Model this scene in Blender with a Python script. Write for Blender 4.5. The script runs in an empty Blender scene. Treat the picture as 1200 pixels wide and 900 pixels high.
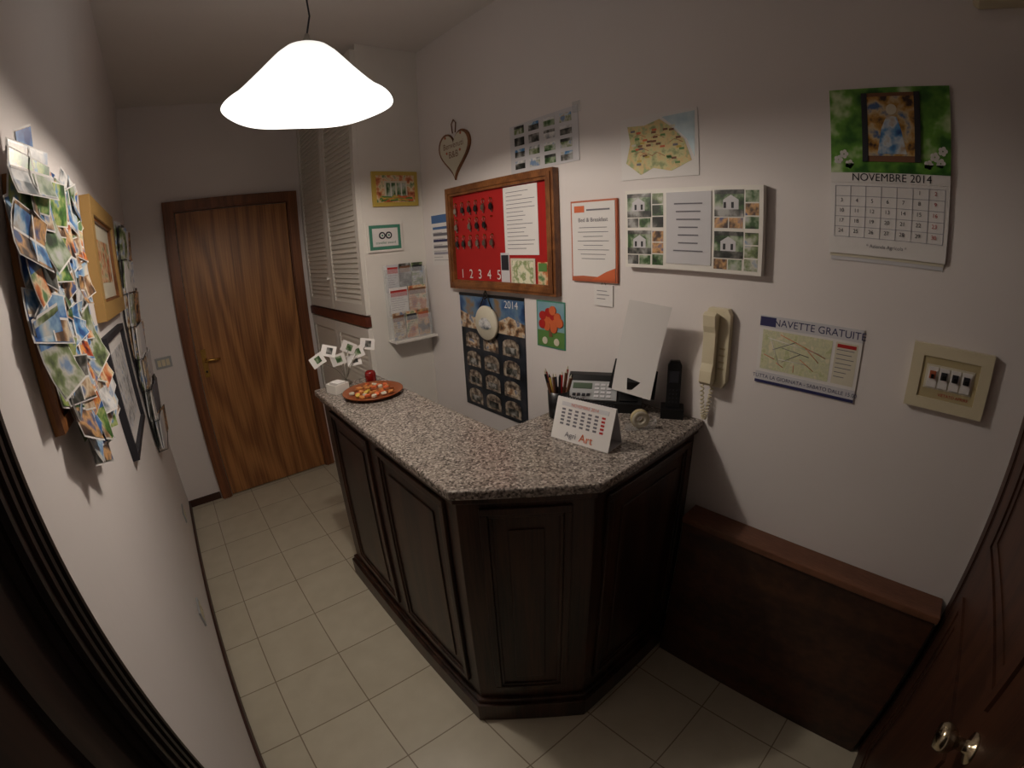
import bpy, bmesh, math, random
from mathutils import Vector, Matrix
random.seed(7)
XR,D,H,YN=1.656,3.446,2.816,-0.33
XC,DC=1.252,2.353
sc=bpy.context.scene
try: sc.view_settings.view_transform='Standard'
except Exception: pass
# ------------------------------------------------------------ materials
def S(r,g,b):
    f=lambda c:(c/255/12.92 if c/255<=.04045 else ((c/255+.055)/1.055)**2.4)
    return (f(r),f(g),f(b),1)
def newmat(name):
    m=bpy.data.materials.new(name);m.use_nodes=True
    return m,m.node_tree,m.node_tree.nodes['Principled BSDF']
def plain(name,col,rough=.6,metal=0,noise=0.04,**kw):
    m,nt,b=newmat(name)
    b.inputs['Roughness'].default_value=rough;b.inputs['Metallic'].default_value=metal
    tc=nt.nodes.new('ShaderNodeTexCoord');n=nt.nodes.new('ShaderNodeTexNoise');n.inputs['Scale'].default_value=8
    mx=nt.nodes.new('ShaderNodeMix');mx.data_type='RGBA'
    nt.links.new(tc.outputs['Object'],n.inputs['Vector']);nt.links.new(n.outputs['Fac'],mx.inputs[0])
    mx.inputs[6].default_value=tuple(c*(1-noise) for c in col[:3])+(1,)
    mx.inputs[7].default_value=tuple(min(1,c*(1+noise)) for c in col[:3])+(1,)
    nt.links.new(mx.outputs[2],b.inputs['Base Color'])
    for k,v in kw.items(): b.inputs[k.replace('_',' ')].default_value=v
    return m
def ramp(nt,stops,interp='LINEAR'):
    r=nt.nodes.new('ShaderNodeValToRGB');r.color_ramp.interpolation=interp
    el=r.color_ramp.elements
    el[0].position=stops[0][0];el[0].color=stops[0][1];el[1].position=stops[-1][0];el[1].color=stops[-1][1]
    for p,c in stops[1:-1]:
        e=el.new(p);e.color=c
    return r
def photo(name,cols,scale=22,rough=.35):
    m,nt,b=newmat(name);b.inputs['Roughness'].default_value=rough
    tc=nt.nodes.new('ShaderNodeTexCoord');n=nt.nodes.new('ShaderNodeTexNoise');n.inputs['Scale'].default_value=scale;n.inputs['Detail'].default_value=3
    nt.links.new(tc.outputs['Object'],n.inputs['Vector'])
    k=len(cols);r=ramp(nt,[(.34+.32*i/(k-1),c) for i,c in enumerate(cols)])
    nt.links.new(n.outputs['Fac'],r.inputs[0]);nt.links.new(r.outputs[0],b.inputs['Base Color'])
    return m
def plaster(name,col):
    m,nt,b=newmat(name);b.inputs['Roughness'].default_value=.85
    tc=nt.nodes.new('ShaderNodeTexCoord');n=nt.nodes.new('ShaderNodeTexNoise');n.inputs['Scale'].default_value=14;n.inputs['Detail'].default_value=5
    nt.links.new(tc.outputs['Object'],n.inputs['Vector'])
    bp=nt.nodes.new('ShaderNodeBump');bp.inputs['Strength'].default_value=.12;bp.inputs['Distance'].default_value=.01
    nt.links.new(n.outputs['Fac'],bp.inputs['Height']);nt.links.new(bp.outputs[0],b.inputs['Normal'])
    n2=nt.nodes.new('ShaderNodeTexNoise');n2.inputs['Scale'].default_value=1.5;nt.links.new(tc.outputs['Object'],n2.inputs['Vector'])
    r=ramp(nt,[(.3,tuple(c*.95 for c in col[:3])+(1,)),(.7,col)])
    nt.links.new(n2.outputs['Fac'],r.inputs[0]);nt.links.new(r.outputs[0],b.inputs['Base Color'])
    return m
def wood(name,dark,light,scl=(3,3,.55),rings=34,rough=.38,off=0,fine=1.0):
    m,nt,b=newmat(name);b.inputs['Roughness'].default_value=rough
    tc=nt.nodes.new('ShaderNodeTexCoord');mp=nt.nodes.new('ShaderNodeMapping');mp.inputs['Scale'].default_value=scl;mp.inputs['Location'].default_value=(off,off,off)
    nt.links.new(tc.outputs['Object'],mp.inputs[0])
    n=nt.nodes.new('ShaderNodeTexNoise');n.inputs['Scale'].default_value=1.1;n.inputs['Detail'].default_value=.8
    nt.links.new(mp.outputs[0],n.inputs['Vector'])
    mu=nt.nodes.new('ShaderNodeMath');mu.operation='MULTIPLY';mu.inputs[1].default_value=rings*3.0
    sn=nt.nodes.new('ShaderNodeMath');sn.operation='SINE';nt.links.new(n.outputs['Fac'],mu.inputs[0]);nt.links.new(mu.outputs[0],sn.inputs[0])
    mp2=nt.nodes.new('ShaderNodeMapping');mp2.inputs['Scale'].default_value=(scl[0]*30,scl[1]*30,scl[2]*6);nt.links.new(tc.outputs['Object'],mp2.inputs[0])
    n2=nt.nodes.new('ShaderNodeTexNoise');n2.inputs['Scale'].default_value=fine;n2.inputs['Detail'].default_value=3;nt.links.new(mp2.outputs[0],n2.inputs['Vector'])
    ma=nt.nodes.new('ShaderNodeMath');ma.operation='MULTIPLY_ADD';ma.inputs[1].default_value=.17;nt.links.new(sn.outputs[0],ma.inputs[0]);nt.links.new(n2.outputs['Fac'],ma.inputs[2])
    r=ramp(nt,[(.25,dark),(.75,light)])
    nt.links.new(ma.outputs[0],r.inputs[0]);nt.links.new(r.outputs[0],b.inputs['Base Color'])
    return m
def granite():
    m,nt,b=newmat('granite');b.inputs['Roughness'].default_value=.2
    tc=nt.nodes.new('ShaderNodeTexCoord')
    v=nt.nodes.new('ShaderNodeTexVoronoi');v.inputs['Scale'].default_value=170;nt.links.new(tc.outputs['Object'],v.inputs['Vector'])
    sp=nt.nodes.new('ShaderNodeSeparateColor');nt.links.new(v.outputs['Color'],sp.inputs[0])
    r=ramp(nt,[(0,S(92,85,80)),(.16,S(126,117,110)),(.42,S(148,138,130)),(.7,S(168,157,148)),(.9,S(186,176,166))],'CONSTANT')
    nt.links.new(sp.outputs[0],r.inputs[0])
    n=nt.nodes.new('ShaderNodeTexNoise');n.inputs['Scale'].default_value=130;nt.links.new(tc.outputs['Object'],n.inputs['Vector'])
    r2=ramp(nt,[(.40,(.5,.47,.46,1)),(.56,(1,1,1,1))]);nt.links.new(n.outputs['Fac'],r2.inputs[0])
    mx=nt.nodes.new('ShaderNodeMix');mx.data_type='RGBA';mx.blend_type='MULTIPLY';mx.inputs[0].default_value=.65
    nt.links.new(r.outputs[0],mx.inputs[6]);nt.links.new(r2.outputs[0],mx.inputs[7]);nt.links.new(mx.outputs[2],b.inputs['Base Color'])
    return m
def tiles():
    m,nt,b=newmat('floor_tiles');b.inputs['Roughness'].default_value=.32
    tc=nt.nodes.new('ShaderNodeTexCoord');mp=nt.nodes.new('ShaderNodeMapping');mp.inputs['Location'].default_value=(-.18+.31*4,-.91+.31*8,0)
    nt.links.new(tc.outputs['Object'],mp.inputs[0])
    br=nt.nodes.new('ShaderNodeTexBrick');br.offset=0;br.squash=1
    br.inputs['Scale'].default_value=1;br.inputs['Brick Width'].default_value=.31;br.inputs['Row Height'].default_value=.31
    br.inputs['Mortar Size'].default_value=.0026;br.inputs['Mortar Smooth'].default_value=.1;br.inputs['Bias'].default_value=0
    br.inputs['Color1'].default_value=S(204,196,176);br.inputs['Color2'].default_value=S(198,190,170);br.inputs['Mortar'].default_value=S(138,124,104)
    nt.links.new(mp.outputs[0],br.inputs['Vector'])
    n=nt.nodes.new('ShaderNodeTexNoise');n.inputs['Scale'].default_value=9;n.inputs['Detail'].default_value=5;nt.links.new(tc.outputs['Object'],n.inputs['Vector'])
    r=ramp(nt,[(.3,(.9,.89,.87,1)),(.7,(1,1,1,1))]);nt.links.new(n.outputs['Fac'],r.inputs[0])
    mx=nt.nodes.new('ShaderNodeMix');mx.data_type='RGBA';mx.blend_type='MULTIPLY';mx.inputs[0].default_value=1
    nt.links.new(br.outputs['Color'],mx.inputs[6]);nt.links.new(r.outputs[0],mx.inputs[7]);nt.links.new(mx.outputs[2],b.inputs['Base Color'])
    return m
M={}
M['wall']=plaster('wall_plaster',S(226,219,217));M['ceil']=plaster('ceiling_plaster',S(222,216,212))
M['floor']=tiles();M['granite']=granite()
M['door']=wood('door_oak',S(120,76,40),S(172,118,68),(3.4,3.4,.40),20,.42)
M['frame']=wood('door_frame_wood',S(98,56,30),S(132,82,48),(6,6,.6),12,.4,off=3)
M['dark']=wood('counter_walnut',S(30,17,12),S(68,42,29),(5,5,.8),10,.36,off=5)
M['mahog']=wood('mahogany',S(46,25,17),S(74,44,29),(6,.8,6),8,.42,off=9)
M['closettrim']=wood('closet_trim_wood',S(84,38,26),S(118,60,40),(6,.8,6),8,.42,off=9)
M['ledge']=wood('ledge_top_wood',S(96,60,42),S(122,80,58),(6,.8,6),8,.4,off=2)
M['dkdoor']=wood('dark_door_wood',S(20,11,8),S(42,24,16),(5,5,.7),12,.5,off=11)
M['nrdoor']=wood('entrance_door_wood',S(52,30,20),S(78,47,31),(5,5,.7),10,.45,off=12)
M['base']=plain('baseboard_wood',S(62,34,24),.45)
M['boardwood']=wood('board_frame_wood',S(100,58,30),S(138,88,48),(9,9,9),6,.4,off=4)
M['white']=plain('white_lacquer',S(228,223,216),.45)
M['slat']=plain('louvre_paint',S(226,220,210),.5)
M['paper']=plain('paper',S(224,220,218),.7,noise=.02)
M['paper2']=plain('paper_grey',S(204,202,206),.6,noise=.03)
M['ink']=plain('ink',S(112,110,118),.7);M['inkd']=plain('ink_dark',S(34,34,42),.6);M['inkb']=plain('ink_brown',S(120,80,55),.7)
M['redfelt']=plain('red_felt',S(166,24,22),.95,noise=.12)
M['red']=plain('red',S(178,34,30),.5);M['orange']=plain('orange',S(206,100,56),.6);M['green']=plain('green',S(90,132,66),.6)
M['navy']=plain('navy',S(44,44,92),.5);M['blue']=plain('blue',S(66,104,156),.5);M['yellow']=plain('yellow_paint',S(196,168,76),.6)
M['black']=plain('black_plastic',S(18,18,20),.35);M['silver']=plain('silver_plastic',S(164,166,168),.35);M['metal']=plain('metal',S(170,165,155),.3,1)
M['brass']=plain('brass',S(190,150,80),.25,1);M['nickel']=plain('nickel_brass',S(190,176,150),.2,1);M['cream']=plain('cream_plastic',S(216,205,176),.4);M['cream2']=plain('cream_plastic_dark',S(184,169,130),.45)
M['gold']=plain('gilt_frame',S(170,134,78),.4);M['cork']=plain('cork',S(150,104,62),.9,noise=.2)
M['mat']=plain('passepartout',S(210,203,184),.7);M['teal']=plain('teal_green',S(70,134,112),.5)
M['terr']=plain('terracotta',S(182,96,62),.6);M['grid']=plain('grid_lines',S(158,156,168),.7)
M['cover']=plain('orange_food',S(200,130,70),.6,noise=.3);M['traywood']=plain('tray_wood',S(140,74,38),.4)
M['redglass']=plain('red_glass',S(120,18,16),.15)
m,nt,b=newmat('clear_acrylic');b.inputs['Base Color'].default_value=(.9,.93,.95,1);b.inputs['Roughness'].default_value=.08;b.inputs['Alpha'].default_value=.18;M['acryl']=m
def shade_mat(name,z0,s0,z1,s1,s2):
    m,nt,b=newmat(name);b.inputs['Base Color'].default_value=(.35,.34,.33,1);b.inputs['Roughness'].default_value=.3
    b.inputs['Emission Color'].default_value=(1,.95,.88,1)
    tc=nt.nodes.new('ShaderNodeTexCoord');sx=nt.nodes.new('ShaderNodeSeparateXYZ');mr=nt.nodes.new('ShaderNodeMapRange')
    mr.inputs['From Min'].default_value=0;mr.inputs['From Max'].default_value=.205
    nt.links.new(tc.outputs['Object'],sx.inputs[0]);nt.links.new(sx.outputs['Z'],mr.inputs['Value'])
    fc=nt.nodes.new('ShaderNodeFloatCurve');cv=fc.mapping.curves[0]
    cv.points[0].location=(0,s0/4);cv.points[1].location=(1,s2/4);cv.points.new(z1,s1/4);fc.mapping.update()
    mu=nt.nodes.new('ShaderNodeMath');mu.operation='MULTIPLY';mu.inputs[1].default_value=4
    nt.links.new(mr.outputs[0],fc.inputs['Value']);nt.links.new(fc.outputs[0],mu.inputs[0]);nt.links.new(mu.outputs[0],b.inputs['Emission Strength'])
    return m
M['shade']=shade_mat('opal_glass_outer',0,1.2,.5,1.35,.75);M['shadein']=shade_mat('opal_glass_inner',0,2.2,.5,2.9,3.4)
P=[photo('photo_village',[S(60,70,50),S(120,136,90),S(196,194,184),S(124,150,186)]),
   photo('photo_sea',[S(40,76,136),S(84,140,190),S(200,208,214),S(176,146,110)]),
   photo('photo_stone',[S(80,60,48),S(156,118,86),S(214,196,168),S(106,122,156)]),
   photo('photo_garden',[S(26,44,26),S(66,98,56),S(160,172,146),S(190,190,190)]),
   photo('photo_dusk',[S(30,30,38),S(98,76,64),S(212,164,110),S(70,90,136)]),
   photo('photo_white',[S(100,108,114),S(190,190,192),S(226,224,222),S(160,174,196)]),
   photo('photo_warm',[S(146,62,40),S(204,126,78),S(224,204,168),S(96,132,86)]),
   photo('photo_dark',[S(22,24,24),S(48,52,48),S(112,110,106),S(172,172,170)])]
CARDS=[P[0],P[1],P[2],P[3],P[4],P[5],P[6],P[1],P[7],P[4],P[2],P[1],P[6],
   photo('photo_sunset',[S(60,30,40),S(180,74,46),S(230,166,86),S(90,110,160)],26),
   photo('photo_bluesky',[S(30,60,130),S(56,108,176),S(150,184,210),S(226,216,200)],16),
   photo('photo_lawn',[S(34,66,34),S(84,130,58),S(180,188,116),S(90,140,184)],26)]
M['mapr']=photo('map_relief',[S(146,154,104),S(202,196,140),S(216,186,130),S(156,170,122)],30,.6)
M['mapg']=photo('map_town',[S(186,192,146),S(212,210,174),S(196,198,166),S(222,214,184)],40,.6)
M['calgreen']=photo('calendar_green',[S(20,58,22),S(50,104,34),S(104,156,58),S(196,212,170)],12,.35)
M['holy']=photo('holy_picture',[S(60,40,40),S(180,134,60),S(200,180,144),S(76,106,150)],28,.35)
M['skyph']=photo('poster_coast',[S(30,50,90),S(56,92,138),S(100,128,154),S(140,112,78)],9,.35)
M['postdark']=photo('poster_dark',[S(14,20,26),S(26,34,44),S(40,46,56),S(60,60,66)],10,.35)
M['stonep']=photo('poster_stonework',[S(50,42,40),S(104,90,80),S(150,136,120),S(184,172,156)],34,.4)
# ------------------------------------------------------------ builder
Z=Vector((0,0,1))
class Fr:
    def __init__(s,O,U,V=None,N=None):
        s.O=Vector(O);s.U=Vector(U).normalized();s.V=Vector(V).normalized() if V is not None else Z.copy()
        s.N=Vector(N).normalized() if N is not None else s.U.cross(s.V).normalized()
    def p(s,u,v,d=0): return s.O+s.U*u+s.V*v+s.N*d
    def sub(s,u,v,d=0,rot=0,ry=0,rx=0):
        U=s.U*math.cos(rot)+s.V*math.sin(rot);V=-s.U*math.sin(rot)+s.V*math.cos(rot);N=s.N.copy()
        if ry: U,N=U*math.cos(ry)+N*math.sin(ry),N*math.cos(ry)-U*math.sin(ry)
        if rx: V,N=V*math.cos(rx)+N*math.sin(rx),N*math.cos(rx)-V*math.sin(rx)
        return Fr(s.p(u,v,d),U,V,N)
def FR(y,z): return Fr((XR,y,z),(0,-1,0))
def FL(y,z): return Fr((0,y,z),(0,1,0))
def FB(x,z,y=D): return Fr((x,y-.0005,z),(1,0,0))
W=Fr((0,0,0),(1,0,0),(0,1,0),(0,0,1))
class B:
    def __init__(s,name): s.n=name;s.v=[];s.f=[];s.m=[];s.sm=[];s.mats=[]
    def mi(s,m):
        if isinstance(m,str): m=M[m]
        if m not in s.mats: s.mats.append(m)
        return s.mats.index(m)
    def add(s,vs,fs,m,smooth=False):
        k=len(s.v);i=s.mi(m);s.v+= [tuple(x) for x in vs]
        for f in fs: s.f.append([a+k for a in f]);s.m.append(i);s.sm.append(smooth)
    def box(s,F,u0,u1,v0,v1,d0,d1,m):
        s.add([F.p(u,v,d) for d in (d0,d1) for v in (v0,v1) for u in (u0,u1)],[(0,2,3,1),(4,5,7,6),(0,1,5,4),(2,6,7,3),(0,4,6,2),(1,3,7,5)],m)
    def prism(s,F,pts,d0,d1,m,smooth=False):
        n=len(pts);vs=[F.p(u,v,d0) for u,v in pts]+[F.p(u,v,d1) for u,v in pts]
        s.add(vs,[tuple(range(n))[::-1],tuple(range(n,2*n))]+[(i,(i+1)%n,n+(i+1)%n,n+i) for i in range(n)],m,smooth)
    def cyl(s,a,b,r0,r1=None,m='metal',seg=16,smooth=True):
        r1=r0 if r1 is None else r1;a=Vector(a);b=Vector(b);ax=(b-a).normalized()
        x=ax.orthogonal().normalized();y=ax.cross(x)
        vs=[a+(x*math.cos(t)+y*math.sin(t))*r0 for t in [2*math.pi*i/seg for i in range(seg)]]+[b+(x*math.cos(t)+y*math.sin(t))*r1 for t in [2*math.pi*i/seg for i in range(seg)]]
        s.add(vs,[(i,(i+1)%seg,seg+(i+1)%seg,seg+i) for i in range(seg)],m,smooth)
        s.add(vs,[tuple(range(seg))[::-1],tuple(range(seg,2*seg))],m,False)
    def tube(s,pts,r,m,seg=8):
        pts=[Vector(p) for p in pts];vs=[];x=None
        for i,p in enumerate(pts):
            t=(pts[min(i+1,len(pts)-1)]-pts[max(i-1,0)]).normalized()
            if x is None: x=t.orthogonal().normalized()
            x=(x-t*x.dot(t)).normalized();y=t.cross(x)
            vs+=[p+(x*math.cos(2*math.pi*j/seg)+y*math.sin(2*math.pi*j/seg))*r for j in range(seg)]
        fs=[(i*seg+j,i*seg+(j+1)%seg,(i+1)*seg+(j+1)%seg,(i+1)*seg+j) for i in range(len(pts)-1) for j in range(seg)]
        fs+=[tuple(range(seg))[::-1],tuple(range((len(pts)-1)*seg,len(pts)*seg))]
        s.add(vs,fs,m,True)
    def lathe(s,c,prof,m,seg=32,F=None):
        F=F or Fr(c,(1,0,0),(0,1,0),(0,0,1));n=len(prof)
        vs=[F.p(r*math.cos(2*math.pi*j/seg),r*math.sin(2*math.pi*j/seg),z) for r,z in prof for j in range(seg)]
        s.add(vs,[(i*seg+j,i*seg+(j+1)%seg,(i+1)*seg+(j+1)%seg,(i+1)*seg+j) for i in range(n-1) for j in range(seg)],m,True)
    def text(s,F,txt,u,v,size,d,m,al='CENTER'):
        c=bpy.data.curves.new('t','FONT');c.body=txt;c.size=size;c.align_x=al;c.align_y='CENTER'
        o=bpy.data.objects.new('t',c);bpy.context.collection.objects.link(o);bpy.context.view_layer.update()
        me=bpy.data.meshes.new_from_object(o.evaluated_get(bpy.context.evaluated_depsgraph_get()))
        s.add([F.p(u+q.co.x,v+q.co.y,d) for q in me.vertices],[tuple(p.vertices) for p in me.polygons],m)
        bpy.data.objects.remove(o);bpy.data.curves.remove(c);bpy.data.meshes.remove(me)
    def done(s,bevel=0,recalc=False):
        me=bpy.data.meshes.new(s.n);vs=[Vector(q) for q in s.v]
        lo=Vector([min(q[i] for q in vs) for i in range(3)]);hi=Vector([max(q[i] for q in vs) for i in range(3)])
        c=Vector(((lo.x+hi.x)/2,(lo.y+hi.y)/2,lo.z))
        me.from_pydata([q-c for q in vs],[],s.f)
        for m_ in s.mats: me.materials.append(m_)
        me.polygons.foreach_set('material_index',s.m);me.polygons.foreach_set('use_smooth',s.sm)
        me.update();o=bpy.data.objects.new(s.n,me);o.location=c;bpy.context.collection.objects.link(o)
        if bevel:
            md=o.modifiers.new('bevel','BEVEL');md.width=bevel;md.segments=2;md.limit_method='ANGLE';md.angle_limit=.6
        return o
def lines(b,F,u0,u1,v1,v0,n,m='ink',d=.002,h=.0025,al='L'):
    for i in range(n):
        v=v1-(v1-v0)*(i+.5)/n;L=(u1-u0)*random.uniform(.55,1)
        a=u0 if al=='L' else (u0+u1)/2-L/2
        b.box(F,a,a+L,v-h/2,v+h/2,d-.0005,d,m)
# ------------------------------------------------------------ room
def slab(name,lo,hi,m):
    b=B(name);b.box(W,lo[0],hi[0],lo[1],hi[1],lo[2],hi[2],m)
    me=bpy.data.meshes.new(name);me.from_pydata(b.v,[],b.f);me.materials.append(M[m]);o=bpy.data.objects.new(name,me);bpy.context.collection.objects.link(o);return o
t=.12
slab('floor',(-t,YN-t,-.1),(XR+t,D+t,0),'floor');slab('ceiling',(-t,YN-t,H),(XR+t,D+t,H+.1),'ceil')
slab('wall_right',(XR,YN-t,0),(XR+t,D+t,H),'wall');slab('wall_left',(-t,YN-t,0),(0,D+t,H),'wall')
slab('wall_back',(0,D,0),(XR,D+t,H),'wall');slab('wall_front',(0,YN-t,0),(XR,YN,H),'wall')
b=B('baseboard_left');b.box(FL(.66,0),0,D-.66,0,.055,0,.012,'base');b.done(.002)
b=B('baseboard_back');b.box(FB(.012,0),0,.24,0,.055,0,.012,'base');b.done(.002)
def frame_mould(b,F,w,h,fw,m,d=.045,step=True):
    for (a,c) in ((0,fw),(w-fw,w)):
        b.box(F,a,c,0,h,0.0005,d*.75,m)
        if step: b.box(F,a+fw*.12,c-fw*.12,0,h-fw*.12,d*.75,d,m)
    b.box(F,fw,w-fw,h-fw,h,0.0005,d*.75,m)
    if step: b.box(F,fw*.9,w-fw*.9,h-fw*.88,h-fw*.12,d*.75,d,m)
b=B('door_1');F=FB(.26,0.001);frame_mould(b,F,.95,2.15,.078,'frame')
b.box(F,.083,.867,.008,2.067,.001,.022,'door')
hx=.083+.05
b.box(F,hx-.018,hx+.018,.93,1.13,.022,.027,'brass');b.cyl(F.p(hx,1.05,.027),F.p(hx,1.05,.065),.009,m='brass')
b.tube([F.p(hx,1.05,.062),F.p(hx+.03,1.052,.066),F.p(hx+.07,1.05,.064),F.p(hx+.11,1.045,.058)],.008,'brass')
b.cyl(F.p(hx,.97,.026),F.p(hx,.97,.031),.008,m='black');b.done()
# near-right entrance door (on front wall, faces +Y)
b=B('door_2');F=Fr((1.640,YN,0.001),(-1,0,0));frame_mould(b,F,.90,2.15,.055,'nrdoor',.014)
b.box(F,.057,.843,.008,2.09,.0015,.010,'nrdoor')
for v0,v1 in ((.15,.85),(1.0,1.95)):
    for k,(e,d0,d1) in enumerate(((0,.010,.018),(.03,.010,.014))):
        b.box(F,.14+e,.66-e,v0+e,v0+e+.025,d0,d1,'nrdoor');b.box(F,.14+e,.66-e,v1-e-.025,v1-e,d0,d1,'nrdoor')
        b.box(F,.14+e,.165+e,v0+e+.025,v1-e-.025,d0,d1,'nrdoor');b.box(F,.635-e,.66-e,v0+e+.025,v1-e-.025,d0,d1,'nrdoor')
b.lathe(None,[(.028,.010),(.028,.015),(.012,.018),(.011,.038),(.022,.048),(.028,.062),(.022,.074),(.0,.078)],'nickel',24,F.sub(.705,.955,0));b.done()
# left near door (faces +X)
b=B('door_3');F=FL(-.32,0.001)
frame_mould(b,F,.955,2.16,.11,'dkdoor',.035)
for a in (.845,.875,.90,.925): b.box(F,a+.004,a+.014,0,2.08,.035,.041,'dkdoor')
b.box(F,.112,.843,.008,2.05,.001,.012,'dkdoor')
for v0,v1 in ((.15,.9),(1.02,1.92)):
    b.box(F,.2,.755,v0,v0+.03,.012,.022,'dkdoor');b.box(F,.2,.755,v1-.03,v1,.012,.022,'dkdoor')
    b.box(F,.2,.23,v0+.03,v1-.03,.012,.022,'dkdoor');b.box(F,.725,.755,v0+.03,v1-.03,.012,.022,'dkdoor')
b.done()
# ------------------------------------------------------------ closet
b=B('louvered_closet')
b.box(W,XC+.02,XR-.001,DC,D-.001,.0,H-.001,'white')
F=Fr((XC+.02,D-.002,0),(0,-1,0))   # faces -X ; u from far to near
LW=D-DC-.002
def louver_door(u0,u1,v0,v1):
    st=.045
    b.box(F,u0,u0+st,v0,v1,0,.026,'white');b.box(F,u1-st,u1,v0,v1,0,.026,'white')
    b.box(F,u0+st,u1-st,v0,v0+.06,0,.026,'white');b.box(F,u0+st,u1-st,v1-.07,v1,0,.026,'white')
    n=int((v1-v0-.13)/.029)
    for i in range(n):
        v=v0+.06+(i+.5)*(v1-v0-.13)/n
        G=F.sub(u0+st,v,.014,0,0,-.36);b.box(G,0,u1-u0-2*st,-.0175,.0175,-.003,.003,'slat')
h2=LW/2
for u0,u1 in ((.004,h2-.003),(h2+.003,LW-.004)):
    louver_door(u0,u1,1.30,2.78);louver_door(u0,u1,.10,1.225)
b.box(F,0,LW,1.235,1.29,0,.034,'closettrim')
b.box(F,0,LW,0,.09,0,.02,'white')
for v in (2.0,1.5): b.cyl(F.p(h2-.03,v,.026),F.p(h2-.03,v,.045),.009,m='white')
b.done()
# pictures on closet side
b=B('cottage_picture');F=FB(1.34,1.89,DC)
b.box(F,0,.28,0,.195,0,.015,'yellow');b.box(F,.022,.258,.022,.173,.015,.017,P[6])
b.box(F,.07,.21,.03,.14,.017,.019,'mat')
for u in (.08,.145):
    b.box(F,u,u+.055,.045,.13,.019,.021,P[3]);b.box(F,u+.025,u+.03,.045,.13,.021,.022,'white')
for i in range(22): 
    b.cyl(F.p(.03+.22*random.random(),.03+.03*random.random(),.019),F.p(.03+.22*random.random(),.04,.021),.008,m=random.choice(['green','yellow','orange','green']),seg=8)
b.done()
b=B('award_certificate_frame');F=FB(1.29,1.64,DC)
b.box(F,0,.215,0,.16,0,.012,'white');b.box(F,.012,.203,.012,.148,.012,.013,'teal');b.box(F,.03,.185,.03,.13,.013,.0145,'paper')
for u in (.088,.128):
    b.cyl(F.p(u,.09,.0145),F.p(u,.09,.016),.02,m='inkd',seg=20);b.cyl(F.p(u,.09,.016),F.p(u,.09,.017),.012,m='paper',seg=16);b.cyl(F.p(u,.09,.017),F.p(u,.09,.018),.006,m='teal',seg=12)
b.text(F,'traveller award',.108,.05,.020,.0155,'teal');b.done()
b=B('brochure_holder');F=FB(1.37,1.14,DC)
b.box(F,-.005,.265,-.012,0,0,.10,'white')
b.box(F,0,.25,0,.42,.001,.005,'acryl')
for k,(v,d) in enumerate(((.0,.055),(.14,.035),(.27,.018))):
    b.box(F,0,.25,v,v+.13,d+.018,d+.021,'acryl');b.box(F,0,.003,v,v+.13,d,d+.018,'acryl');b.box(F,.247,.25,v,v+.13,d,d+.018,'acryl')
    n=3 if k!=1 else 2
    for i in range(n):
        w=.24/n;G=F.sub(.005+i*w,v+.005,d+.003+random.random()*.006,random.uniform(-.04,.04))
        mm=[[P[2],P[6],P[4]],['paper',P[6]],['paper2',P[7],P[0]]][k][i]
        b.box(G,.004,w-.004,0,.15,0,.004,mm);b.box(G,.008,w-.008,.10,.135,.004,.0045,random.choice(['red','terr','inkd','inkb']));lines(b,G,.01,w-.01,.095,.02,6,d=.005)
b.done()
# ------------------------------------------------------------ counter
def offs(poly,z0,z1,m,b): b.prism(W,poly,z0,z1,m)
b=B('reception_counter')
top=[(.80,2.02),(.785,.862),(1.09,.612),(XR-.002,.612),(XR-.002,1.065),(1.125,1.065),(1.125,2.02)]
body=[(.83,1.995),(.815,.88),(1.10,.642),(XR-.002,.642),(XR-.002,.90),(1.08,.90),(1.08,1.995)]
offs(body,.10,1.027,'dark',b)
pl=[(.80,2.01),(.787,.868),(1.09,.615),(XR-.003,.615),(XR-.003,.86),(1.05,.86),(1.05,2.01)]
offs(pl,0,.10,'dark',b)
pl2=[(.812,2.0),(.80,.874),(1.095,.628),(XR-.003,.628),(XR-.003,.88),(1.06,.88),(1.06,2.0)]
offs(pl2,.10,.125,'dark',b)
pl3=[(.815,2.005),(.80,.872),(1.094,.627),(XR-.003,.627),(XR-.003,.9),(1.09,.9),(1.09,2.005)]
offs(pl3,1.005,1.027,'dark',b)
def panels(A,Bp,rects):
    A=Vector((*A,0));Bp=Vector((*Bp,0));U=(Bp-A).normalized();F=Fr(A,U)
    for u0,u1,v0,v1 in rects:
        for e,w,d in ((0,.022,.012),(.022,.012,.006)):
            b.box(F,u0+e,u1-e,v0+e,v0+e+w,0,d,'dark');b.box(F,u0+e,u1-e,v1-e-w,v1-e,0,d,'dark')
            b.box(F,u0+e,u0+e+w,v0+e+w,v1-e-w,0,d,'dark');b.box(F,u1-e-w,u1-e,v0+e+w,v1-e-w,0,d,'dark')
        b.box(F,u0+.075,u1-.075,v0+.075,v1-.075,0,.005,'dark')
    return F,(Bp-A).length
panels(body[0],body[1],[(.10,.53,.18,.985),(.61,1.06,.18,.985)])
F,L=panels(body[1],body[2],[(.06,.31,.18,.985)])
F,L=panels(body[2],body[3],[(.05,L+.14,.18,.985)])
o=b.done(.003)
b=B('granite_countertop');b.prism(W,top,1.0275,1.057,'granite');b.done(.006)
CT=1.0575
b=B('low_wooden_ledge');F=FR(.600,0)
b.box(F,.0,.895,0,.695,.001,.09,'mahog');b.box(F,0,.90,.695,.72,.001,.102,'ledge')
b.done(.003)
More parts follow.
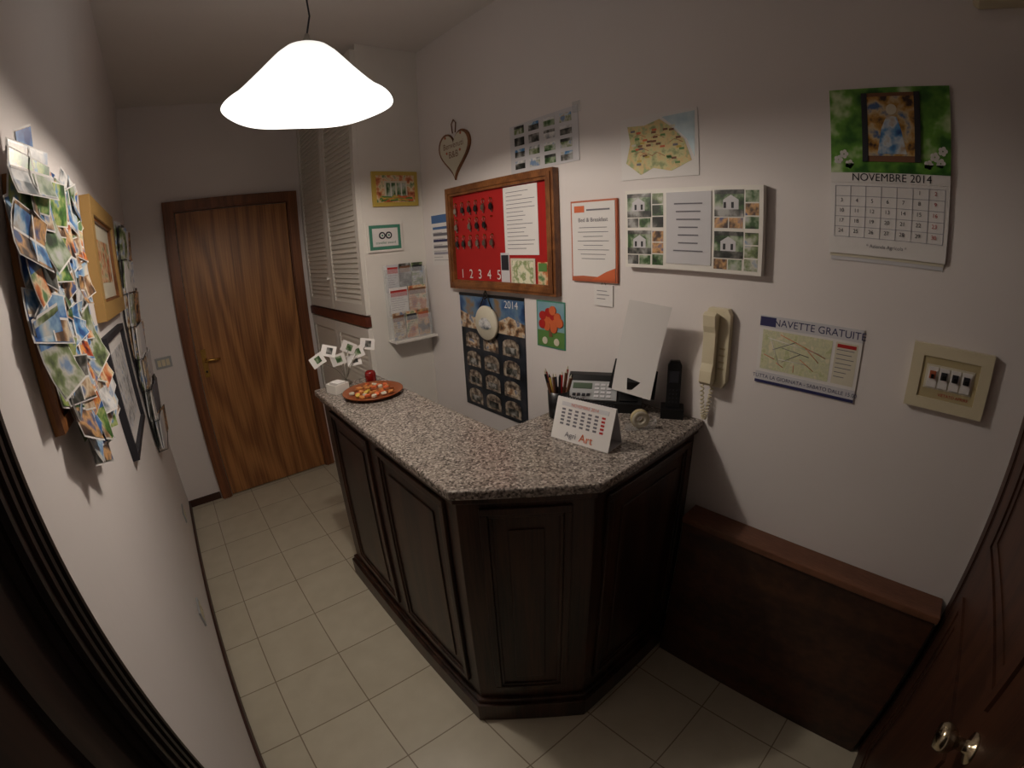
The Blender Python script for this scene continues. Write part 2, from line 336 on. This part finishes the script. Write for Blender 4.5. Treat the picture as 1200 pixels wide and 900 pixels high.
# ------------------------------------------------------------ right wall items
b=B('heart_plaque');F=FR(1.99,2.135)
def heart(s): 
    return [(s*16*math.sin(t)**3/17,s*(13*math.cos(t)-5*math.cos(2*t)-2*math.cos(3*t)-math.cos(4*t))/17) for t in [2*math.pi*i/48 for i in range(48)]][::-1]
b.prism(F,[(u,v) for u,v in heart(.150)],.001,.012,'boardwood');b.prism(F,[(u,v) for u,v in heart(.134)],.012,.014,'mat')
b.text(F,'Benvenuti',0,.035,.046,.0146,'inkb');b.text(F,'B&B',0,-.015,.05,.0146,'inkb')
for s_ in (-1,1):
    b.cyl(F.p(s_*.06,-.0,.014),F.p(s_*.06,0,.016),.007,m='terr',seg=10);b.cyl(F.p(s_*.07,.085,.014),F.p(s_*.07,.085,.016),.007,m='terr',seg=10)
b.tube([F.p(-.012,.10,.006),F.p(-.02,.15,.006),F.p(0,.172,.006),F.p(.02,.15,.006),F.p(.012,.10,.006)],.003,'inkb');b.done()
b=B('photo_sheet');F=FR(1.56,1.95)
b.prism(F,[(0,0),(.395,.01),(.395,.23),(0,.215)],.001,.003,'paper2')
for i in range(4):
    for j in range(4):
        u=.03+i*.09;v=.018+j*.052
        b.box(F,u,u+.062,v,v+.036,.003,.0038,random.choice([P[7],P[3],P[0],P[5],P[7]]));b.box(F,u,u+.062,v+.024,v+.036,.0038,.0042,random.choice([P[5],P[1],P[7]]))
b.box(F,.37,.41,.20,.245,.003,.004,'acryl');b.done()
b=B('region_map_poster');F=FR(.97,1.86)
b.box(F,0,.30,0,.22,.001,.003,'paper')
b.prism(F,[(.02,.06),(.04,.13),(.03,.19),(.10,.185),(.16,.20),(.20,.17),(.25,.12),(.275,.05),(.20,.02),(.13,.035),(.08,.015)],.003,.0038,'mapr')
b.prism(F,[(.17,.205),(.21,.17),(.26,.12),(.285,.06),(.29,.21)],.003,.0035,photo('map_sea',[S(160,186,200),S(190,208,214)],20))
for i in range(34):
    u=random.uniform(.04,.24);v=random.uniform(.04,.17);b.box(F,u,u+.018,v,v+.007,.0038,.0044,random.choice(['inkb','green','orange','mat','yellow','ink','inkb']))
for i in range(7):
    u=random.uniform(.05,.2);v=random.uniform(.05,.16);b.tube([F.p(u,v,.004),F.p(u+.02,v+.01,.004),F.p(u+.05,v-.005,.004)],.0009,'terr',5)
b.done()
b=B('key_board');F=FR(2.06,1.42);w,h=.78,.525;fw=.045
b.box(F,0,w,0,h,.001,.012,'boardwood')
for a in ((0,w,0,fw),(0,w,h-fw,h),(0,fw,fw,h-fw),(w-fw,w,fw,h-fw)):
    b.box(F,*a,.012,.034,'boardwood')
for a in ((fw*.3,w-fw*.3,fw*.3,fw*.7),(fw*.3,w-fw*.3,h-fw*.7,h-fw*.3),(fw*.3,fw*.7,fw*.7,h-fw*.7),(w-fw*.7,w-fw*.3,fw*.7,h-fw*.7)): b.box(F,*a,.034,.040,'boardwood')
b.box(F,fw,w-fw,fw,h-fw,.012,.014,'redfelt')
for i,c in enumerate('12345'): b.text(F,c,.10+i*.074,.075,.065,.0155,'paper')
for r_ in range(3):
    for i in range(6):
        u=.075+i*.058;v=.44-r_*.085
        b.cyl(F.p(u,v,.014),F.p(u,v,.026),.004,m='brass',seg=8)
        if (r_==0) or random.random()<.55:
            b.lathe(None,[(.009,.0),(.011,.001),(.009,.002),(.009,0)],'metal',12,F.sub(u,v-.012,.022))
            G=F.sub(u,v-.02,.02,random.uniform(-.3,.3));c=random.choice(['metal','black','metal','black','black'])
            b.box(G,-.004,.004,-.045,0,0,.003,'metal');b.prism(G,[(-.011,-.01),(-.013,-.028),(0,-.036),(.013,-.028),(.011,-.01),(0,-.004)],.004,.009,c)
b.box(F,.45,.67,.17,.475,.014,.016,'paper');lines(b,F,.47,.655,.46,.19,15,d=.017)
b.box(F,.415,.475,.035,.18,.014,.0165,'paper2');b.box(F,.42,.47,.10,.17,.0165,.0175,'inkd')
b.box(F,.485,.645,.03,.155,.016,.018,'mat');b.box(F,.497,.633,.04,.145,.018,.019,photo('dried_flower_card',[S(225,220,190),S(230,226,205),S(130,150,90),S(222,216,190)],26))
b.box(F,.66,.72,.04,.14,.014,.017,P[6]);b.box(F,.665,.715,.10,.135,.017,.018,'green');b.done()
b=B('info_sheet');F=FR(2.27,1.54);b.box(F,0,.195,0,.29,.001,.003,'paper');b.box(F,.01,.185,.235,.28,.003,.004,'blue')
for i in range(5): b.box(F,.02,.175,.20-i*.035,.214-i*.035,.003,.004,['blue','ink','navy','ink','grid'][i])
lines(b,F,.02,.175,.19,.02,10,d=.0045,h=.002);b.done()
b=B('framed_certificate');F=FR(1.21,1.49);b.box(F,0,.22,0,.31,.001,.012,'terr');b.box(F,.007,.213,.007,.303,.012,.014,'paper')
b.prism(F,[(.10,.007),(.213,.007),(.213,.055),(.17,.04),(.13,.02)],.014,.015,'orange');b.prism(F,[(.007,.007),(.10,.007),(.13,.02),(.06,.022),(.007,.018)],.014,.015,'terr')
b.box(F,.02,.07,.265,.29,.014,.015,'orange');b.box(F,.08,.19,.27,.276,.014,.015,'ink')
b.text(F,'Bed & Breakfast',.11,.235,.022,.0152,'ink');lines(b,F,.03,.19,.215,.08,8,d=.0155,al='C',h=.002);b.done()
b=B('price_tag_card');F=FR(1.11,1.40);b.box(F,.005,.095,0,.08,.001,.006,'paper');b.tube([F.p(.04,.08,.004),F.p(.05,.10,.004),F.p(.06,.08,.004)],.0015,'metal');lines(b,F,.02,.08,.065,.02,3,d=.007);b.done()
b=B('tree_greeting_card');F=FR(1.43,1.19);b.box(F,0,.17,0,.205,.001,.003,'teal');b.box(F,.006,.164,.006,.075,.003,.004,'green');b.box(F,.006,.164,.075,.199,.003,.0038,photo('card_sky',[S(120,160,176),S(150,180,180)],9))
b.prism(F,[(.075,.05),(.095,.05),(.09,.10),(.08,.10)],.004,.006,'inkb')
for i in range(14):
    a=i*2.4;r=.016*math.sqrt(i);u=.085+r*math.cos(a);v=.125+r*.8*math.sin(a);b.cyl(F.p(u,v,.004),F.p(u,v,.0065+.0002*i),.02,m=['red','orange','orange'][i%3],seg=12)
for u in (.05,.12): b.cyl(F.p(u,.03,.004),F.p(u,.03,.006),.016,m='mat',seg=14)
b.done()
b=B('tall_photo_calendar');F=FR(2.02,.77);b.box(F,0,.51,0,.62,.001,.004,'postdark')
b.box(F,.0,.51,.44,.62,.004,.0048,'skyph');b.prism(F,[(0,.44),(.51,.44),(.51,.50),(.40,.53),(.30,.49),(.2,.52),(.12,.50),(0,.53)],.0048,.0054,P[2])
b.box(F,0,.51,.612,.626,.001,.008,'black')
for r_ in range(4):
    for c in range(3):
        u=.035+c*.155;v=.02+r_*.105
        pts=[(u,v+.0),(u+.12,v+.0),(u+.12,v+.055)]+[(u+.06+.06*math.cos(a),v+.055+.03*math.sin(a)) for a in [math.pi*k/8 for k in range(1,8)]]+[(u,v+.055)]
        b.prism(F,pts,.004,.0055,'stonep');b.box(F,u+.02,u+.10,v+.012,v+.045,.0055,.006,random.choice([P[7],P[2]]))
b.text(F,'2014',.42,.585,.05,.006,'paper');b.done()
b=B('round_hanging_plaque');F=FR(1.775,1.255).sub(0,0,.009)
b.lathe(None,[(0,.002),(.085,.002),(.088,.014),(.082,.02),(.0,.022)],'mat',36,F)
b.prism(F,[(-.05,-.015),(-.045,.01),(-.02,.025),(.01,.03),(.04,.01),(.05,-.015),(.02,-.03),(-.02,-.03)],.0215,.024,P[5])
b.tube([F.p(-.05,.075,.012),F.p(-.02,.12,.01),F.p(0,.16,.008),F.p(.02,.12,.01),F.p(.05,.075,.012)],.003,'black')
b.tube([F.p(0,.16,.008),F.p(-.02,.13,.012),F.p(.0,.12,.014),F.p(.022,.135,.012),F.p(0,.16,.008)],.004,'black');b.done()
b=B('photo_collage_panel');F=FR(.94,1.555);b.box(F,0,.49,0,.265,.001,.03,'white')
def col(u0):
    for v0 in (.012,.137):
        b.box(F,u0,u0+.095,v0+.035,v0+.115,.03,.0308,P[3]);
        a=random.uniform(0,.012)
        b.prism(F,[(u0+.02+a,v0+.055),(u0+.07+a,v0+.055),(u0+.07+a,v0+.085),(u0+.045+a,v0+.1),(u0+.02+a,v0+.085)],.0308,.0314,'paper2')
        b.box(F,u0+.03,u0+.038,v0+.06,v0+.078,.0314,.032,'inkd');b.box(F,u0+.055,u0+.063,v0+.06,v0+.078,.0314,.032,'inkd')
        b.box(F,u0,u0+.095,v0+.035,v0+.056,.0314,.032,P[7]);b.box(F,u0,u0+.095,v0+.102,v0+.115,.0308,.0314,P[7])
        for k in range(3): b.box(F,u0+.1,u0+.142,v0+k*.039,v0+.035+k*.039,.03,.0308,random.choice([P[7],P[3],P[4],P[0]]))
        for k in range(2): b.box(F,u0+k*.048,u0+.044+k*.048,v0,v0+.031,.03,.0308,random.choice([P[7],P[3],P[4]]))
col(.01);col(.335)
b.box(F,.165,.325,.02,.25,.03,.033,'paper2');lines(b,F,.185,.305,.225,.05,7,d=.0345,al='C',h=.004);b.done()
b=B('wall_calendar');F=FR(.26,1.64);w,h=.31,.44
b.box(F,.006,w-.004,-.018,.02,.001,.003,'paper2');b.box(F,.003,w-.003,-.008,.03,.003,.005,'mat')
b.box(F,0,w,0,h,.005,.010,'paper');b.box(F,0,w,.215,h,.010,.0112,'calgreen')
b.box(F,.085,.235,.245,.425,.0112,.014,'inkb');b.box(F,.10,.22,.26,.415,.014,.0155,'holy');
b.prism(F,[(.125,.265),(.20,.265),(.185,.33),(.175,.36),(.15,.365),(.135,.33)],.0155,.0165,P[1]);b.cyl(F.p(.162,.38,.0155),F.p(.162,.38,.017),.014,m='mat',seg=14)
b.box(F,.085,.10,.245,.425,.014,.017,'inkd');b.box(F,.22,.235,.245,.425,.014,.017,'inkd')
for u,v in ((.02,.25),(.05,.238),(.27,.26),(.285,.245),(.255,.24),(.035,.265),(.29,.275)):
    for k in range(5): b.cyl(F.p(u+.007*math.cos(k*1.257),v+.007*math.sin(k*1.257),.0112),F.p(u+.007*math.cos(k*1.257),v+.007*math.sin(k*1.257),.0125),.0055,m='paper',seg=8)
b.box(F,0,w,.216,.240,.0112,.0125,'calgreen');b.box(F,0,w,.190,.2165,.010,.0118,'paper')
b.text(F,'NOVEMBRE 2014',w/2+.005,.203,.028,.0130,'inkd')
for j in range(6): b.box(F,.012,w-.012,.045+j*.027,.0462+j*.027,.010,.0112,'grid')
for i in range(8): b.box(F,.012+i*.0408,.0132+i*.0408,.045,.18,.010,.0112,'grid')
n=1
for j in range(5):
    for i in range(7):
        if j==0 and i<5: continue
        if n<=30: b.text(F,str(n),.03+i*.0408,.169-j*.027,.014,.0118,'red' if i==6 else 'inkd');n+=1
b.text(F,'* Azienda Agricola *',w/2,.025,.013,.0118,'ink');b.done()
b=B('shuttle_map_flyer');F=FR(.45,1.232);b.box(F,0,.31,0,.208,.001,.004,'paper')
b.box(F,0,.31,.172,.208,.004,.0048,'paper2');b.text(F,'NAVETTE GRATUITE',.18,.189,.030,.0054,'navy');b.box(F,.0,.05,.176,.204,.0048,.0052,'navy')
b.box(F,0,.31,0,.036,.004,.0048,'paper2');b.text(F,'TUTTA LA GIORNATA - SABATO DALLE 15.00',.155,.021,.0160,.0054,'navy');b.box(F,0,.31,0,.009,.0048,.0054,'navy')
b.box(F,.012,.225,.045,.165,.004,.0048,'mapg');b.box(F,.235,.30,.045,.165,.004,.0046,'mat')
for i in range(12):
    p=[F.p(random.uniform(.02,.215),random.uniform(.05,.16),.005) for _ in range(2)];b.tube(p,.0010,random.choice(['ink','ink','orange','paper','paper']),5)
lines(b,F,.24,.295,.15,.06,7,d=.005,h=.002);b.box(F,.24,.295,.15,.16,.0046,.0052,'red');b.done()
b=B('electrical_breaker_panel');F=FR(0,1.27);w,h=.212,.168
for a in ((0,w,0,.03),(0,w,h-.03,h),(0,.03,.03,h-.03),(w-.03,w,.03,h-.03)): b.box(F,*a,.001,.02,'cream')
b.box(F,.03,w-.03,.03,h-.03,.001,.016,'cream2');b.box(F,.042,w-.042,.055,.118,.016,.018,'mat')
for i in range(4):
    u=.048+i*.03;b.box(F,u,u+.026,.06,.113,.018,.022,'paper');b.box(F,u+.005,u+.021,.083,.103,.022,.025,'inkd' if i else 'terr');b.box(F,u+.009,u+.017,.085,.095,.025,.031,'black')
b.text(F,'VIETATO APRIRE',w/2+.02,.042,.011,.0165,'red')
b.done(.003)
b=B('alarm_sensor');F=FR(-.125,2.275);b.prism(F,[(0,.012),(.012,0),(.15,0),(.15,.12),(.0,.12)],.001,.05,'cream');b.box(F,.02,.13,.02,.06,.05,.054,'cream2');b.cyl(F.p(.075,.09,.05),F.p(.075,.09,.055),.012,m='red');b.done(.004)
b=B('wall_intercom');F=FR(.625,1.19)
b.prism(F,[(0,.02),(.01,.0),(.075,.0),(.085,.02),(.085,.235),(.075,.255),(.01,.255),(0,.235)],.001,.028,'cream')
for k in range(4): b.box(F,.055,.075,.06+k*.022,.066+k*.022,.028,.030,'cream2')
hp=[(.235,.03),(.245,.055),(.235,.068),(.20,.064),(.18,.056),(.08,.056),(.055,.064),(.02,.068),(.008,.055),(.015,.03),(.05,.03),(.07,.036),(.18,.036),(.205,.03)]
G=Fr(F.p(.008,0,0),F.V,F.N,F.U);b.prism(G,hp,0,.042,'cream')
pts=[]
for i in range(150):
    t_=i/149
    v=-.12*math.sin(t_*math.pi);u=.005+.03*t_
    a=i*1.0;pts.append(F.p(u+.006*math.cos(a),v,.03+.006*math.sin(a)-.015*t_))
b.tube(pts,.0028,'cream',6);b.done(.003)
# ------------------------------------------------------------ far wall switch, sockets
b=B('light_switch');F=FB(.05,1.06);b.box(F,0,.115,0,.075,.001,.009,'silver')
for i in range(3): b.box(F,.015+i*.03,.04+i*.03,.015,.06,.009,.012,'cream')
b.done(.002)
for y,z in ((1.72,.28),(2.72,.26)):
    b=B('power_outlet');F=FL(y,z);b.box(F,0,.115,0,.075,.001,.009,'silver')
    for i in range(2):
        b.box(F,.015+i*.046,.055+i*.046,.015,.06,.009,.011,'cream')
        for k in (-.01,0,.01): b.cyl(F.p(.035+i*.046,.0375+k,.011),F.p(.035+i*.046,.0375+k,.012),.002,m='black',seg=8)
    b.done(.002)
# ------------------------------------------------------------ left wall
b=B('postcard_board');F=FL(.93,1.42).sub(0,0,.002)
b.box(F,0,.52,0,.46,.0,.010,'cork')
for a in ((0,.52,0,.025),(0,.52,.435,.46),(0,.025,.025,.435),(.495,.52,.025,.435)): b.box(F,*a,.010,.020,'boardwood')
def card(F,u,v,d,rot,ry,rx,w,h,m):
    G=F.sub(u,v,d,rot,ry,rx)
    n=5;cur=random.uniform(-.004,.010)
    def strip(k0,v0,v1,e):
        vs=[]
        for j in range(n):
            s_=j/(n-1)
            for sg in (-1,1): vs.append(G.p(sg*w/2*k0,-h+h*(v0+(v1-v0)*s_),cur*4*(s_-.5)**2+e))
        mn=min((q-F.O).dot(F.N) for q in vs)
        return vs,mn
    fs=[(2*j,2*j+1,2*j+3,2*j+2) for j in range(n-1)]
    a,mn=strip(1,0,1,0);sh=max(0,.021-mn)
    sv=F.N*sh
    b.add([q+sv for q in a],fs,'paper')
    a,_=strip(1,0,1,.0007);b.add([q+sv for q in a],fs,'paper')
    a,_=strip(.94,.03,.97,.0013);b.add([q+sv for q in a],fs,m)
    r_=random.random()
    if r_<.4:
        for q0,q1,r0,r1 in ((-.02,.02,.04,.96),(-.46,.46,.48,.53)):
            vs=[G.p(w*q,-h+h*r,cur*4*(r-.5)**2+.0022)+sv for q,r in ((q0,r0),(q1,r0),(q1,r1),(q0,r1))];b.add(vs,[(0,1,2,3)],'paper')
        for q0,q1,r0,r1 in ((-.46,-.02,.53,.96),(.02,.46,.04,.48)):
            vs=[G.p(w*q,-h+h*r,cur*4*(r-.5)**2+.0019)+sv for q,r in ((q0,r0),(q1,r0),(q1,r1),(q0,r1))];b.add(vs,[(0,1,2,3)],random.choice(CARDS))
    elif r_<.7:
        vs=[G.p(w*q,-h+h*r,cur*4*(r-.5)**2+.0019)+sv for q,r in ((-.46,.62),(.46,.55),(.46,.96),(-.46,.96))];b.add(vs,[(0,1,2,3)],CARDS[-2])
random.seed(21)
for i in range(165):
    v=random.uniform(.0,.54)
    u=random.uniform(-.03,.50) if v>.2 else random.uniform(.10,.42)
    w,h=random.choice([(.075,.11),(.11,.075),(.07,.10),(.10,.15),(.14,.095),(.06,.085)])
    card(F,u,v,.021+.020*i/165,random.uniform(-.5,.5),random.uniform(-.05,.30),random.uniform(-.18,.08),w,h,random.choice(CARDS))
b.done()
b=B('gilt_picture_frame');F=FL(1.74,1.55).sub(0,0,.001);w,h=.66,.42
for a in ((0,w,0,.06),(0,w,h-.06,h),(0,.06,.06,h-.06),(w-.06,w,.06,h-.06)): b.box(F,*a,.0,.035,'gold')
for a in ((.06,w-.06,.06,.07),(.06,w-.06,h-.07,h-.06),(.06,.07,.07,h-.07),(w-.07,w-.06,.07,h-.07)): b.box(F,*a,.0,.025,'boardwood')
b.box(F,.07,w-.07,.07,h-.07,.0,.012,'mat');b.box(F,.14,w-.14,.13,h-.13,.012,.014,P[6]);b.done(.004)
b=B('dark_picture_frame');F=FL(1.70,1.07).sub(0,0,.001);w,h=.56,.43
for a in ((0,w,0,.02),(0,w,h-.02,h),(0,.02,.02,h-.02),(w-.02,w,.02,h-.02)): b.box(F,*a,.0,.025,'inkd')
b.box(F,.02,w-.02,.02,h-.02,.0,.008,'paper');b.box(F,.08,w-.08,.07,h-.07,.008,.010,P[5]);b.done()
b=B('leaflet_rack');F=FL(2.52,.80).sub(0,0,.002)
for u in (0,.36): b.tube([F.p(u,0,.01),F.p(u,1.12,.01)],.003,'inkd')
for k in range(7):
    v=.0+k*.162
    b.tube([F.p(0,v,.008),F.p(0,v+.005,.06),F.p(.36,v+.005,.06),F.p(.36,v,.008)],.002,'inkd')
    for c in range(3):
        for q in range(4):
            G=F.sub(.012+c*.118,v+.01,.008+q*.010+c*.004,random.uniform(-.05,.05),random.uniform(0,.2),random.uniform(.03,.12))
            b.box(G,0,.10,0,.185-.012*q,0,.006,random.choice([P[0],P[4],P[5],P[7],P[7],P[2],'paper','paper2','ink']))
b.done()
# ------------------------------------------------------------ items on counter
b=B('round_tray_of_snacks');c=Vector((.985,1.75,CT))
b.lathe(c,[(0,.001),(.11,.001),(.128,.014),(.132,.016),(.128,.018),(.108,.007),(0,.006)],'traywood',40)
for i in range(34):
    a=i*2.4;r=.0165*math.sqrt(i);G=Fr(c+Vector((r*math.cos(a),r*math.sin(a),.010+.006*random.random())),(math.cos(a*3),math.sin(a*3),random.uniform(-.3,.3)),(-math.sin(a*3),math.cos(a*3),0))
    b.prism(G,[(.013*math.cos(k),.010*math.sin(k)) for k in [j*math.pi/4 for j in range(8)]],0,.008,random.choice(['cover','orange','cover','cover','mat','yellow','traywood']))
b.done()
b=B('white_napkin_box');F=Fr((.838,1.925,CT),(.28,-1,0));
for a in ((0,.075,0,.042,0,.005),(0,.075,0,.042,-.07,-.065),(0,.005,0,.042,-.065,0),(.07,.075,0,.042,-.065,0),(0,.075,0,.004,-.065,0)): b.box(F,*a,'white')
b.box(F,.010,.066,.004,.048,-.056,-.012,'paper');b.done(.002)
b=B('red_candle_jar');b.lathe((1.05,1.915,CT),[(0,.001),(.022,.001),(.026,.01),(.026,.042),(.022,.052),(.019,.054),(.019,.042),(0,.040)],'redglass',24);b.done()
b=B('photo_card_holder');c=Vector((.955,1.985,CT));b.lathe(c,[(0,.001),(.026,.001),(.026,.012),(.012,.02),(.0,.022)],'metal',24)
for i,(dx,dy,hz,rt) in enumerate([(-.12,.01,.135,.5),(-.06,.02,.165,-.3),(-.025,.0,.12,.2),(.035,.01,.165,-.5),(.07,.0,.135,.3),(.125,-.005,.165,-.2),(.055,.01,.10,.1)]):
    e=c+Vector((dx,dy,hz));b.tube([c+Vector((0,0,.02)),c+Vector((dx*.35,dy*.35,hz*.6)),e],.0015,'metal',6)
    G=Fr(e,(.9,-.42,0)).sub(0,0,0,rt,0,random.uniform(-.4,.2));b.box(G,-.034,.034,-.024,.028,-.0005,.001,'paper');b.box(G,-.010,.018,-.012,.018,.001,.0016,random.choice([P[7],P[3]]))
b.done()
b=B('stack_of_notes')
for i in range(4):
    G=Fr((1.080,1.845,CT+.0015*i),(math.cos(i*.3),-math.sin(i*.3),0),(math.sin(i*.3),math.cos(i*.3),0));b.box(G,-.026,.026,-.034,.034,0,.001,'paper')
b.done()
b=B('desk_calendar')
F0=Fr((1.205,.910,CT),(.03,-.22,0));Lw=.205
A=F0.sub(0,0,0,0,0,-.32)
b.box(A,0,Lw,0,.13,0,.002,'paper')
Bk=Fr(F0.p(0,0,-.085),F0.U).sub(0,0,0,0,0,.32);b.box(Bk,0,Lw,0,.13,0,.002,'paper2')
b.box(F0,0,Lw,0,.002,-.085,0,'paper2')
b.box(A,.02,Lw-.02,.105,.118,.002,.003,'paper2');b.text(A,'NOVEMBRE 2014',Lw/2,.1115,.013,.0035,'orange')
for j in range(5):
    for i in range(7):
        b.box(A,.024+i*.0235,.036+i*.0235,.048+j*.011,.054+j*.011,.002,.003,'red' if i==6 else 'ink')
b.text(A,'Agri',.07,.02,.024,.0035,'ink');b.text(A,'Art',.125,.02,.034,.0035,'orange')
for i in range(20):
    u=.012+i*.0095;c=A.p(u,.131,-.003);b.tube([c+A.V*(.006*math.sin(a))+A.N*(.006*math.cos(a)) for a in [k*math.pi/4 for k in range(8)]],.0012,'inkd',5)
b.done()
b=B('pen_cup');c=Vector((1.345,1.01,CT));b.lathe(c,[(0,.001),(.034,.001),(.038,.095),(.035,.095),(.031,.006),(0,.006)],'black',24)
for i in range(13):
    a=i*.5;e=c+Vector((.045*math.cos(a),.045*math.sin(a),.12+.05*random.random()));s_=c+Vector((.012*math.cos(a),.012*math.sin(a),.01))
    b.cyl(s_,e,.0045,m=random.choice(['black','yellow','inkd','red','silver','inkb','inkb']),seg=8);b.cyl(e,e+(e-s_).normalized()*.012,.0042,.001,random.choice(['mat','black']),8)
b.done()
b=B('fax_machine'); F=Fr((1.40,1.03,CT),(.16,-.24,0))
G=Fr(F.O,F.N,F.V,F.U)
prof=[(0,0),(0,.035),(-.085,.085),(-.10,.105),(-.125,.110),(-.135,.08),(-.135,0)]
b.prism(G,prof,0,.27,'black')
A=F.sub(0,.036,0,0,0,-1.04)
b.box(A,.008,.18,.006,.094,.0,.007,'silver');b.box(A,.02,.09,.055,.082,.007,.009,photo('lcd',[S(70,86,70),S(90,106,86)],5))
for i in range(4):
    for j in range(3): b.box(A,.10+j*.022,.116+j*.022,.015+i*.018,.026+i*.018,.007,.010,'paper2')
for i in range(4): b.box(A,.022+i*.017,.034+i*.017,.02,.032,.007,.010,'inkd')
b.box(A,.19,.255,.01,.09,0,.005,'black')
Hs=F.sub(.215,.085,-.05);b.prism(Fr(Hs.p(0,0,0),F.N,F.V,F.U),[(.04,.0),(.05,.03),(.03,.04),(.0,.03),(-.055,.035),(-.08,.05),(-.09,.035),(-.08,.01),(-.03,.015)],0,.045,'black')
# paper support + tall curled sheet, nearly parallel to the wall
T=Fr((1.525,.925,CT+.075),(.22,-.975,0)).sub(0,0,0,-.10,0,-.10)
b.prism(T,[(-.01,0),(.165,0),(.160,.10),(0,.11)],-.006,-.001,'black')
n=12
def sheet(e):
    vs=[]
    for j in range(n):
        s_=j/(n-1)
        for k in range(2): vs.append(T.p(.006+.150*k+.030*s_*s_,.325*s_,.003+.040*s_*s_+e+.008*k))
    return vs
for e in (0,.0008): b.add(sheet(e),[(2*j,2*j+1,2*j+3,2*j+2) for j in range(n-1)],'paper',True)
b.done(.003)
b=B('cordless_phone');F=Fr((1.56,.735,CT),(.5,-.86,0))
b.prism(Fr(F.O,F.U,F.N*-1,F.V),[(0,0),(.08,0),(.08,.07),(0,.07)],0,.035,'black')
H_=F.sub(.016,.02,-.045,0,0,-.08);b.prism(H_,[(0,0),(.048,0),(.048,.16),(.04,.175),(.008,.175),(0,.16)],0,.026,'black');b.box(H_,.008,.04,.10,.14,.026,.028,'inkd')
for i in range(4):
    for j in range(3): b.box(H_,.010+j*.012,.016+j*.012,.03+i*.014,.035+i*.014,.026,.028,'inkd')
b.done(.003)
b=B('tape_dispenser');F=Fr((1.44,.74,CT),(.75,-.66,0))
b.prism(F,[(-.045,0),(.05,0),(.055,.03),(.03,.012),(-.02,.012),(-.045,.02)],-.012,.012,'acryl')
b.lathe(None,[(.028,-.008),(.03,-.009),(.03,.009),(.028,.009)],'cream2',28,F.sub(0,.036,0))
b.lathe(None,[(.012,-.009),(.028,-.009),(.028,.009),(.012,.009),(.012,-.009)],'mat',28,F.sub(0,.036,0));b.done()
# ------------------------------------------------------------ pendant lamp
LX,LY,LZ=.70,1.35,2.095
b=B('pendant_lamp')
seg=72
outer=[(.022,.200),(.045,.197),(.068,.186),(.092,.165),(.118,.136),(.146,.104),(.174,.074),(.200,.047),(.222,.026),(.238,.012),(.248,.006),(.250,.003)]
inner=[(.250,.003),(.247,.001),(.240,.006),(.218,.020),(.196,.041),(.170,.069),(.142,.099),(.114,.130),(.088,.158),(.065,.178),(.044,.189),(.022,.192)]
for prof,mt in ((outer,'shade'),(inner,'shadein')):
    vs=[];n=len(prof)
    for r,z in prof:
        for j in range(seg):
            a=2*math.pi*j/seg;q=(r/.24)**4;dz=.0025*math.sin(5*a+.6)*q+.003*q
            vs.append((LX+r*math.cos(a),LY+r*math.sin(a),LZ+z+dz))
    b.add(vs,[(i*seg+j,i*seg+(j+1)%seg,(i+1)*seg+(j+1)%seg,(i+1)*seg+j) for i in range(n-1) for j in range(seg)],mt,True)
b.lathe((LX,LY,LZ),[(0,.240),(.006,.238),(.010,.222),(.024,.204),(.024,.19),(0,.188)],'metal',24)
b.tube([(LX,LY,LZ+.235),(LX+.008,LY,LZ+.30),(LX-.006,LY,LZ+.38),(LX+.004,LY,LZ+.48),(LX-.002,LY,LZ+.58),(LX,LY,H-.04)],.003,'inkd')
b.lathe((LX,LY,H),[(0,-.045),(.03,-.045),(.045,-.02),(.047,-.002),(0,-.001)],'white',24)
b.cyl((LX,LY,LZ+.19),(LX,LY,LZ+.13),.018,m='white');b.done()
l=bpy.data.lights.new('bulb','POINT');l.energy=17;l.color=(1,.89,.765);l.shadow_soft_size=.03
lo=bpy.data.objects.new('bulb_light',l);lo.location=(LX,LY,LZ+.045);bpy.context.collection.objects.link(lo)
w=bpy.data.worlds.new('w');sc.world=w;w.use_nodes=True;w.node_tree.nodes['Background'].inputs[0].default_value=(.5,.5,.6,1);w.node_tree.nodes['Background'].inputs[1].default_value=.2
# ------------------------------------------------------------ camera
ps,ph,ro=.7013,.3140,-.0437
f=Vector((math.sin(ps)*math.cos(ph),math.cos(ps)*math.cos(ph),-math.sin(ph)));r=Vector((math.cos(ps),-math.sin(ps),0));u=r.cross(f)
r2=r*math.cos(ro)+u*math.sin(ro);u2=-r*math.sin(ro)+u*math.cos(ro)
cd=bpy.data.cameras.new('camera');cam=bpy.data.objects.new('camera',cd);bpy.context.collection.objects.link(cam)
cam.matrix_world=Matrix(((r2.x,u2.x,-f.x,.2854),(r2.y,u2.y,-f.y,0),(r2.z,u2.z,-f.z,1.6539),(0,0,0,1)))
cd.sensor_fit='HORIZONTAL';cd.sensor_width=36;cd.sensor_height=27;cd.clip_start=.01;cd.lens=16
cd.type='PANO'
tgt=cd if hasattr(cd,'panorama_type') else cd.cycles
tgt.panorama_type='FISHEYE_LENS_POLYNOMIAL'
tgt.fisheye_fov=math.pi
tgt.fisheye_polynomial_k0=0;tgt.fisheye_polynomial_k1=-1.883e-3/.03;tgt.fisheye_polynomial_k2=0
tgt.fisheye_polynomial_k3=.3512e-9/.03**3;tgt.fisheye_polynomial_k4=0
sc.camera=cam
